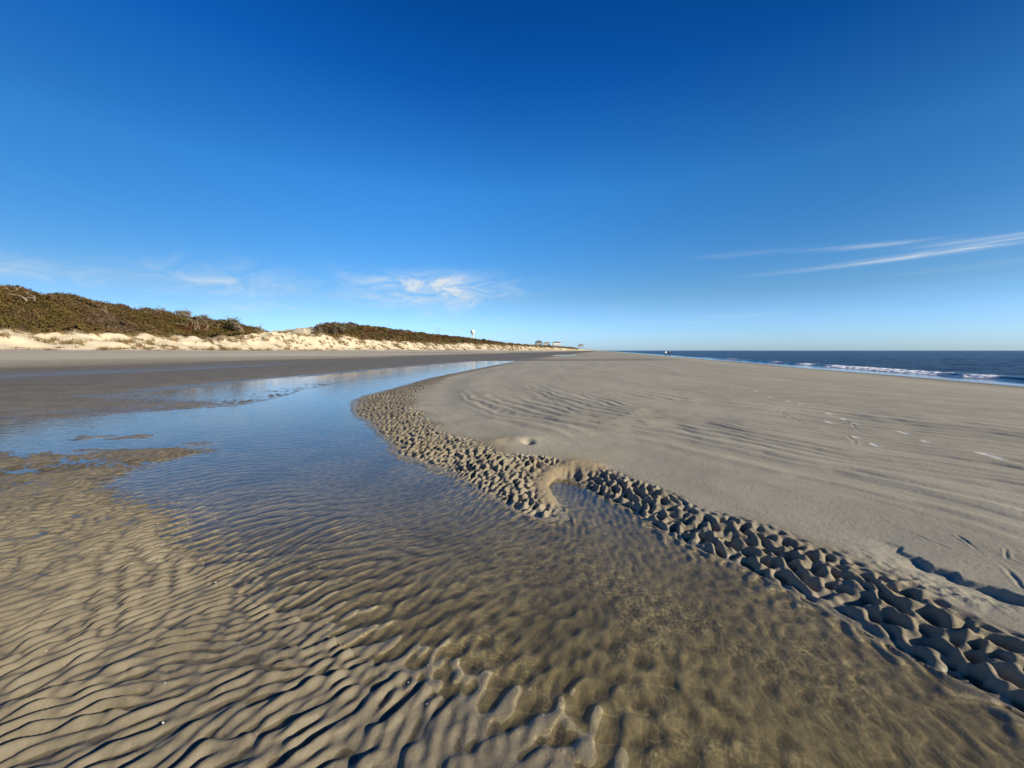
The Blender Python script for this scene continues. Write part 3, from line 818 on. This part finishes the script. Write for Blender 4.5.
# second hill
m = 1100
cv = 108 + (330 - 108) * rng.random(m) ** 1.1; cu = edge_u(cv) - rng.random(m) * 32 + 1
k_ = cv > 114 + (-92 - cu) * 1.2 + rng.normal(0, 1.5, m)
cv, cu = cv[k_], cu[k_]; m = len(cv)
crown_batch(cu, cv, rng.uniform(1.0, 2.5, m), 70, 0.40)
m = 700
cv = 330 + rng.random(m) ** 1.5 * 1400; cu = edge_u(cv) - rng.random(m) * 40
crown_batch(cu, cv, rng.uniform(1.5, 4.2, m) * (1 + (cv - 330) / 1400), 36, 0.9)
thicket = mesh_np('dune_thicket', np.concatenate(Vs), np.concatenate(Fs), m_leaf, [('albedo', 'FLOAT_COLOR', 'POINT', np.concatenate(Cs))], smooth=False)
tag(thicket, 'wind-pruned olive and brown shrub thicket covering the dune ridge', 'thicket', kind='stuff')

# dune grass and drift litter on the foredune
def tufts(cu, cv, hgt, nb, cols, wid=0.04, lean=0.35, lay=0.0):
    k = np.repeat(np.arange(len(cu)), nb); n = len(k)
    bu = cu[k] + rng.normal(0, 0.22, n); bv = cv[k] + rng.normal(0, 0.22, n)
    X, Y = xy(bu, bv); Zb = gz(bu, bv) - 0.05
    h = hgt[k] * (0.5 + 0.8 * rng.random(n))
    a = rng.random(n) * 6.283
    dx, dy = rng.normal(-0.15, lean, n) * h, rng.normal(0, lean, n) * h
    wx, wy = np.cos(a) * wid, np.sin(a) * wid
    T = np.stack([X + dx, Y + dy, Zb + h * (1 - lay)], 1)
    V = np.stack([np.stack([X - wx, Y - wy, Zb], 1), np.stack([X + wx, Y + wy, Zb], 1), T], 1).reshape(-1, 3)
    c = cols[rng.integers(0, len(cols), len(cu))][k] * (0.8 + 0.4 * rng.random((n, 1)))
    return V, np.repeat(c, 3, 0)
GC = 0.75 * np.array([[0.36, 0.24, 0.11], [0.30, 0.20, 0.10], [0.24, 0.14, 0.07], [0.32, 0.26, 0.11], [0.22, 0.19, 0.08]])
VV, CC = [], []
m = 5200
cv = rng.uniform(5, 330, m); cu = -77 - rng.random(m) * 15.5
dn = fbm(cu * 0.25, cv * 0.12, 2, 311)
keep = (dn + 0.18 * rng.standard_normal(m) + 0.30 * sst(-cu, 82, 91)) > 0.08
a, c = tufts(cu[keep], cv[keep], rng.uniform(0.3, 0.9, keep.sum()), 22, GC)
VV.append(a); CC.append(c)
m = 1500
cv = 330 + rng.random(m) ** 1.5 * 1200; cu = -78 - rng.random(m) * 14
a, c = tufts(cu, cv, rng.uniform(0.5, 1.3, m), 14, GC, wid=0.16)
VV.append(a); CC.append(c)
V = np.concatenate(VV)
gr = mesh_np('dune_grass', V, np.arange(len(V)).reshape(-1, 3), m_grass, [('albedo', 'FLOAT_COLOR', 'POINT', np.concatenate(CC))], smooth=False)
tag(gr, 'dry tan and rust-brown grass tufts on the pale foredune', 'grass', kind='stuff')
m = 1900
cv = rng.uniform(5, 260, m); row = rng.random(m)
cu = -76.0 - 1.7 * (row > 0.5) + rng.normal(0, 0.22, m) + 0.8 * gn(cv * 0.03, cv * 0, 315)
keep = fbm(cv * 0.11 + (row > 0.5) * 50, cv * 0, 2, 316) > -0.12
a, c = tufts(cu[keep], cv[keep], rng.uniform(0.12, 0.3, keep.sum()), 16, np.array([[0.16, 0.09, 0.06], [0.22, 0.12, 0.08], [0.12, 0.08, 0.055]]), wid=0.07, lean=0.9, lay=0.4)
wr_ = mesh_np('drift_litter', a, np.arange(len(a)).reshape(-1, 3), m_grass, [('albedo', 'FLOAT_COLOR', 'POINT', c)], smooth=False)
tag(wr_, 'red-brown drifted plant litter in lines at the foot of the dunes', 'drift litter', kind='stuff')

# individual wind-shaped trees
def tree(name, px_dir, u0, height, spread, label, group, leaves=420, bare=False, seed=0, leafc=((0.085, 0.085, 0.035), (0.11, 0.10, 0.045), (0.06, 0.06, 0.03)), lean=-0.5, trunk_r=0.16, zoff=0.0):
    r0 = random.Random(seed)
    # place on the line of sight tan = px_dir at lateral u0
    y0 = u0 / (px_dir * CS - SN); x0 = px_dir * y0
    uu0, vv0 = uv(x0, y0)
    z0 = float(gz(np.array([uu0]), np.array([vv0]))[0]) + zoff
    root = empty(name, (x0, y0, z0))
    tag(root, label, 'tree', group)
    mb = MB(); tips = []
    def limb(p, d, L, r, lev):
        n = 5; pts = [p.copy()]; rad = [r]
        for i in range(n):
            d = (d + Vector((r0.gauss(lean * 0.12, 0.22), r0.gauss(0, 0.22), r0.gauss(0.0, 0.16) - (0.10 if lev > 0 and d.z > 0.25 else 0)))).normalized()
            p = p + d * L / n
            pts.append(p.copy()); rad.append(max(0.025, r * (1 - 0.6 * (i + 1) / n)))
            if lev < (2 if bare else 3) and (i >= 1 if not bare else i in (1, 3, 4)):
                for _ in range(1 if bare else (2 if lev < 2 else 1)):
                    nd = (d + Vector((r0.gauss(lean * 0.9, 0.7), r0.gauss(0, 0.8), r0.gauss(0.25, 0.35)))).normalized()
                    limb(p.copy(), nd, L * r0.uniform(0.45, 0.7), max(0.032, rad[-1] * 0.62), lev + 1)
        mb.tube(pts, rad, 4 if lev > 1 else 6)
        if lev >= 2: tips.append(p.copy())
    for _ in range(2 + (spread > 3)):
        limb(Vector((r0.uniform(-0.4, 0.4), r0.uniform(-0.4, 0.4), -0.3)), Vector((lean * 0.5 + r0.gauss(0, 0.3), r0.gauss(0, 0.3), 0.9)).normalized(), height * 0.62, trunk_r, 0)
    mxz = max(v_[2] for v_ in mb.v); mxx = max(abs(v_[0]) for v_ in mb.v)
    sz = height / mxz; sxx = min(1.6, max(0.5, spread / mxx))
    mb.v = [(a * sxx, b_ * sxx, c_ * sz if c_ > 0 else c_) for a, b_, c_ in mb.v]
    mb.build('trunk', m_bark, root)
    if not bare:
        T = np.array([(t.x * sxx, t.y * sxx, t.z * sz) for t in tips])
        T = T[T[:, 2] > height * 0.35]
        if len(T) == 0: T = np.array([[0, 0, height]])
        rg = np.random.default_rng(seed)
        k = rg.integers(0, len(T), leaves)
        P = T[k] + rg.normal(0, 1, (leaves, 3)) * np.array([0.45, 0.45, 0.16])
        lc = np.array(leafc)[rg.integers(0, len(leafc), leaves)] * (0.8 + 0.4 * rg.random((leaves, 1)))
        V, F, cc = tris(P, np.tile([[0, 0, 1.0]], (leaves, 1)), np.full(leaves, 0.17), lc)
        mesh_np('crown', V, F, m_leaf, [('albedo', 'FLOAT_COLOR', 'POINT', cc)], smooth=False, parent=root)
    return root
def pd(px): return (px - 512) / 385.0
GT = 'windswept trees on the dune crest'
tree('windswept_oak', pd(248), -93, 6.0, 3.8, 'flat-topped windswept oak leaning inland at the right end of the long thicket', GT, 1500, seed=5, lean=-0.9, trunk_r=0.2)
tree('windswept_oak', pd(240), -97, 4.6, 3.4, 'windswept oak half hidden just inland of the flat-topped oak', GT, 600, seed=6, lean=-0.8)
tree('windswept_oak', pd(169), -112, 3.6, 2.6, 'lone low oak breaking the skyline where the ridge begins to thin', GT, 420, seed=8, lean=-0.8)
tree('windswept_oak', pd(192), -112, 3.8, 3.2, 'dark flat oak topping the middle of the pale bare-limbed stand', GT, 520, seed=9, lean=-0.9)
tree('windswept_oak', pd(210), -106, 3.5, 2.8, 'small oak with thin crown at the right of the bare-limbed stand', GT, 360, seed=12, lean=-0.8)
tree('bare_tree', pd(197), -98, 3.6, 2.6, 'bleached bare tree with tangled limbs left of its bare neighbours', GT, bare=True, seed=21, lean=-0.5)
tree('bare_tree', pd(204), -97, 3.8, 2.8, 'bleached bare tree in the middle of the tangled stand', GT, bare=True, seed=22, lean=-0.6)
tree('bare_tree', pd(214), -97, 3.4, 2.6, 'bleached bare tree with long limbs above dark brush', GT, bare=True, seed=23, lean=-0.7)
tree('bare_tree', pd(224), -97, 3.0, 2.4, 'short bare tree between the tangled stand and the oaks', GT, bare=True, seed=24, lean=-0.7)
tree('bare_tree', pd(263), -91, 3.0, 2.2, 'thin twiggy bare tree on the sand beside the flat-topped oak', GT, bare=True, seed=25, lean=-0.3, trunk_r=0.09)
tree('bare_tree', pd(20), -112, 2.4, 2.4, 'grey bare shrub-tree low on the highest part of the ridge', GT, bare=True, seed=26)
tree('bare_tree', pd(34), -104, 2.4, 2.6, 'pale dead limbs showing halfway up the highest slope', GT, bare=True, seed=27, zoff=0.4)
tree('bare_tree', pd(118), -103, 2.6, 2.4, 'grey dead limbs showing on the slope below the descending ridge', GT, bare=True, seed=28, zoff=0.4)
GS = 'trees on the second dune hill'
tree('coastal_tree', pd(325), -98, 4.8, 3.2, 'grey-limbed tree at the left end of the second dune hill', GS, 420, seed=31, lean=-0.7)
tree('coastal_tree', pd(336), -104, 5.2, 3.8, 'dark evergreen tree standing highest on the second dune hill', GS, 1100, seed=32, lean=-0.3, leafc=((0.045, 0.05, 0.022), (0.06, 0.06, 0.03)))
tree('coastal_tree', pd(345), -106, 4.6, 3.8, 'dark evergreen tree just right of the highest one', GS, 1100, seed=33, lean=-0.3, leafc=((0.045, 0.05, 0.022), (0.07, 0.065, 0.03)))
tree('coastal_tree', pd(404), -106, 4.0, 4.2, 'rounded dark tree near the middle of the second dune hill', GS, 900, seed=34, lean=-0.2)
tree('bare_tree', pd(392), -106, 5.5, 2.6, 'tall bare twigs rising above the second dune hill', GS, bare=True, seed=35, lean=-0.5, trunk_r=0.08)
tree('bare_tree', pd(441), -112, 7.5, 5.0, 'faint bare tree leaning inland left of the water tower', GS, bare=True, seed=36, lean=-1.0, trunk_r=0.12)

# ------------------------------------------------------------ water tower
xt = pd(473.0) * 770
wt = empty('water_tower', (xt, 770, 8))
tag(wt, 'white bulb-topped water tower standing behind the far dunes', 'water tower')
mb = MB(); mb.lathe([(3.2, -2), (1.5, 3), (1.15, 6), (1.15, 22), (1.5, 24.5), (2.4, 26.5)], 28); mb.build('stem', m_white, wt, True)
prof_t = [(2.4, 26.5)] + [(4.4 * math.cos(a), 30.6 + 4.3 * math.sin(a)) for a in np.linspace(-0.95, 1.5, 14)] + [(0.05, 34.95)]
mb = MB(); mb.lathe(prof_t, 32); mb.build('tank', m_white, wt, True)
mb = MB(); mb.tube([(0, 0, 34.8), (0, 0, 37.5)], [0.12, 0.08], 6); mb.build('antenna', m_grey, wt)
mb = MB(); mb.lathe([(1.9, 24.6), (2.1, 24.6), (2.1, 25.7), (1.9, 25.7)], 24); mb.build('balcony', m_grey, wt)

# ------------------------------------------------------------ beach houses
def house(px, depth, wdt, dep, h, ground, wall_m, label, roof_h=2.6, stilts=True, rz=0.0, tower=False):
    x0 = pd(px) * depth
    t = empty('beach_house', (x0, depth, ground), rz)
    tag(t, label, 'house', 'houses on the far dunes')
    st = 2.4 if stilts else 0.0
    mb = MB(); mb.box((0, 0, st + (h - st) / 2), (wdt, dep, h - st)); wl = mb.build('wall', wall_m, t)
    if stilts:
        for sx in np.linspace(-wdt / 2 + 0.5, wdt / 2 - 0.5, 6):
            mb = MB()
            mb.box((sx, -dep / 2 + 0.4, st / 2 - 1), (0.4, 0.4, st + 2 - 0.01)); mb.build('stilt', m_wood, t)
    # hip roof with eaves
    e = 0.7; n = 0
    mb = MB(); W_, D_ = wdt / 2 + e, dep / 2 + e; rl = max(0.5, W_ - D_ * 0.8)
    mb.v = [(-W_, -D_, h), (W_, -D_, h), (W_, D_, h), (-W_, D_, h), (-rl, 0, h + roof_h), (rl, 0, h + roof_h)]
    mb.f = [[0, 1, 5, 4], [1, 2, 5], [2, 3, 4, 5], [3, 0, 4], [3, 2, 1, 0]]
    rf = mb.build('roof', m_roof, t)
    mb = MB(); mb.box((wdt * 0.2, dep * 0.12, h + roof_h * 0.9), (1.0, 1.0, 2.2)); mb.build('chimney', wall_m, rf)
    mb = MB(); mb.box((0, -dep / 2 - 1.2, st + 0.1), (wdt, 2.3, 0.25)); mb.build('deck', m_wood, t)
    mb = MB(); mb.box((0, -dep / 2 - 2.3, st + 1.0), (wdt, 0.08, 0.12)); mb.build('railing', m_white, t)
    for fl in range(2 if h > 7 else 1):
        for sx in np.linspace(-wdt / 2 + 1.8, wdt / 2 - 1.8, max(3, int(wdt / 3.2))):
            mb = MB(); mb.box((sx, -dep / 2 - 0.03, st + 1.8 + 3.0 * fl), (1.5, 0.08, 1.7)); f_ = mb.build('window', m_white, t)
            mb = MB(); mb.box((sx, -dep / 2 - 0.08, st + 1.8 + 3.0 * fl), (1.25, 0.06, 1.45)); mb.build('pane', m_glass, f_)
    for sy in np.linspace(-dep / 2 + 1.8, dep / 2 - 1.8, 3):
        mb = MB(); mb.box((wdt / 2 + 0.03, sy, st + 1.8), (0.08, 1.5, 1.7)); f_ = mb.build('window', m_white, t)
        mb = MB(); mb.box((wdt / 2 + 0.08, sy, st + 1.8), (0.06, 1.25, 1.45)); mb.build('pane', m_glass, f_)
    return t
house(538.5, 715, 13, 10, 8.0, 8.8, m_grey, 'tall grey beach house with dark hip roof, leftmost on the far dunes', 3.4)
house(546.5, 700, 11, 10, 6.4, 8.6, m_cream, 'low cream beach house between the grey one and the white one', 1.6)
house(556.5, 690, 14, 11, 7.6, 8.0, m_white, 'bright white beach house, rightmost of those on the far dunes', 1.8)
house(580.5, 1500, 18, 14, 9.0, 14.0, m_grey, 'tiny distant grey house farther down the coast than the others', 3.0)

# ------------------------------------------------------------ two people by the water's edge
m_skin = pmat('skin', (0.45, 0.28, 0.20), 0.6, 0.3)
m_tee = pmat('white_shirt', (0.80, 0.80, 0.80), 0.8, 0.1)
m_dark = pmat('dark_jacket', (0.03, 0.035, 0.05), 0.8, 0.1)
m_jean = pmat('dark_trousers', (0.05, 0.06, 0.09), 0.8, 0.1)
m_hair = pmat('hair', (0.06, 0.04, 0.03), 0.7, 0.2)
def skin_mesh(name, verts, edges, radii, m, parent, root=0):
    me = bpy.data.meshes.new(name)
    me.from_pydata(verts, edges, []); me.update()
    o_ = bpy.data.objects.new(name, me); C.objects.link(o_); o_.parent = parent
    md_ = o_.modifiers.new('s', 'SKIN'); md_.use_smooth_shade = True
    for i, rr_ in enumerate(radii):
        me.skin_vertices[0].data[i].radius = (rr_ if isinstance(rr_, tuple) else (rr_, rr_))
    me.skin_vertices[0].data[root].use_root = True
    sb = o_.modifiers.new('d', 'SUBSURF'); sb.levels = 1; sb.render_levels = 1
    me.materials.append(m)
    return o_
def person(x, y, rz, top, label, stride):
    z = ground_z(x, y)
    t = empty('person', (x, y, z), rz)
    tag(t, label, 'person', 'people walking on the bar')
    s = stride
    V = [(0, 0, 0.93), (0, 0, 1.15), (0, 0, 1.38), (0, 0, 1.50), (0, -0.01, 1.62), (0, 0, 1.72),
         (0.10, 0, 0.88), (0.10, -s * 0.5, 0.50), (0.10, -s * 0.75, 0.08), (0.10, -s * 0.75 - 0.15, 0.04),
         (-0.10, 0, 0.88), (-0.10, s * 0.3, 0.50), (-0.10, s * 0.95, 0.10), (-0.10, s * 0.95 - 0.13, 0.03),
         (0.19, 0, 1.40), (0.24, s * 0.3, 1.13), (0.23, s * 0.2 - 0.05, 0.88), (0.23, s * 0.2 - 0.09, 0.79),
         (-0.19, 0, 1.40), (-0.24, -s * 0.2, 1.13), (-0.23, -s * 0.5, 0.90), (-0.23, -s * 0.55, 0.81)]
    E = [(0, 1), (1, 2), (2, 3), (3, 4), (4, 5), (0, 6), (6, 7), (7, 8), (8, 9), (0, 10), (10, 11), (11, 12), (12, 13), (2, 14), (14, 15), (15, 16), (16, 17), (2, 18), (18, 19), (19, 20), (20, 21)]
    rd = [(0.15, 0.10), (0.14, 0.10), (0.16, 0.10), 0.05, 0.09, 0.07, 0.085, 0.06, 0.04, 0.035, 0.085, 0.06, 0.04, 0.035, 0.055, 0.042, 0.03, 0.025, 0.055, 0.042, 0.03, 0.025]
    skin_mesh('body', V, E, rd, m_skin, t)
    up = [0, 1, 2, 14, 15, 16, 18, 19, 20]
    mp_ = {o_: i for i, o_ in enumerate(up)}
    skin_mesh('jacket', [V[i] for i in up], [(mp_[a], mp_[b_]) for a, b_ in E if a in mp_ and b_ in mp_], [tuple(c_ + 0.03 for c_ in rd[i]) if isinstance(rd[i], tuple) else rd[i] + 0.022 for i in up], top, t)
    lo_ = [0, 6, 7, 8, 10, 11, 12]
    mp_ = {o_: i for i, o_ in enumerate(lo_)}
    skin_mesh('trousers', [V[i] for i in lo_], [(mp_[a], mp_[b_]) for a, b_ in E if a in mp_ and b_ in mp_], [tuple(c_ + 0.018 for c_ in rd[i]) if isinstance(rd[i], tuple) else rd[i] + 0.02 for i in lo_], m_jean, t)
    skin_mesh('hair', [(0, 0.03, 1.62), (0, 0.01, 1.72)], [(0, 1)], [0.10, 0.085], m_hair, t)
    return t
person(43.0, 108, 0.2, m_tee, 'person in a white top walking beside a darker-dressed companion', 0.22)
person(44.3, 108.6, 0.1, m_dark, 'person in dark clothes walking seaward of the one in white', -0.2)

# ------------------------------------------------------------ shells
sm = MB()
n = 11
for i in range(n + 1):
    a = -1.2 + 2.4 * i / n
    for j in range(6):
        rr_ = 0.011 * j / 5
        sm.v.append((rr_ * math.sin(a), rr_ * math.cos(a) - 0.004, 0.0045 * math.sin(math.pi * 0.5 * (1 - j / 5)) * 1.2 + (0.0007 if i % 2 else 0) * j / 5))
for i in range(n):
    for j in range(5):
        k = i * 6 + j
        sm.f.append([k, k + 1, k + 7, k + 6])
shell = sm.build('seashell', m_shell, None, True)
so_ = shell.modifiers.new('t', 'SOLIDIFY'); so_.thickness = 0.0012
SH = [(-0.47, 1.62), (-0.36, 1.50), (-0.26, 1.47), (-0.40, 1.71), (-2.3, 1.78), (-1.96, 1.64), (-1.55, 1.60), (-1.9, 2.35), (-1.2, 1.75), (-2.9, 2.4), (2.2, 3.3), (1.95, 3.9), (2.9, 3.05), (0.13, 1.46), (3.4, 4.4), (-2.6, 1.9), (-1.4, 1.42), (-0.8, 1.45)]
for i, (sx_, sy_) in enumerate(SH):
    o_ = shell if i == 0 else shell.copy()
    if i: C.objects.link(o_)
    o_.location = (sx_, sy_, ground_z(sx_, sy_) + 0.002)
    o_.rotation_euler = (random.uniform(-0.4, 0.4), random.uniform(-0.4, 0.4), random.uniform(0, 6.28))
    s_ = random.uniform(0.35, 0.65)
    o_.scale = (s_, s_, s_)
    tag(o_, 'tiny white shell lying loose on the wet sand near the viewer', 'shell', 'white shells on the sand')

# grit: broken shell and dark bits strewn over the near sand
n = 1500
gx_ = rng.uniform(-4.5, 6.0, n); gy_ = 1.1 + 5.0 * rng.random(n) ** 1.4
zz_, _, _ = beach_z(gx_, gy_)
k_ = zz_ > 0.004
gx_, gy_, zz_ = gx_[k_], gy_[k_], zz_[k_]; n = len(gx_)
sz_ = (0.0014 + 0.0026 * rng.random(n) ** 2)[:, None, None]
T4 = np.array([[1, 0, -0.3], [-0.5, 0.9, -0.3], [-0.5, -0.9, -0.3], [0, 0, 0.7]])[None] * (0.6 + 0.8 * rng.random((n, 4, 1))) * sz_
V = (T4 + np.stack([gx_, gy_, zz_ + 0.0006], 1)[:, None, :]).reshape(-1, 3)
b4 = (np.arange(n) * 4)[:, None, None]
F = (np.array([[0, 1, 3], [1, 2, 3], [2, 0, 3], [0, 2, 1]])[None] + b4).reshape(-1, 3)
cw = np.where(rng.random((n, 1)) < 0.35, np.array([[0.55, 0.52, 0.46]]), np.array([[0.05, 0.042, 0.035]]))
gt_ = mesh_np('shell_grit', V, F, m_leaf, [('albedo', 'FLOAT_COLOR', 'POINT', np.repeat(cw, 4, 0))], smooth=False)
tag(gt_, 'broken shell grit and dark specks strewn over the near sand', 'shell grit', kind='stuff')
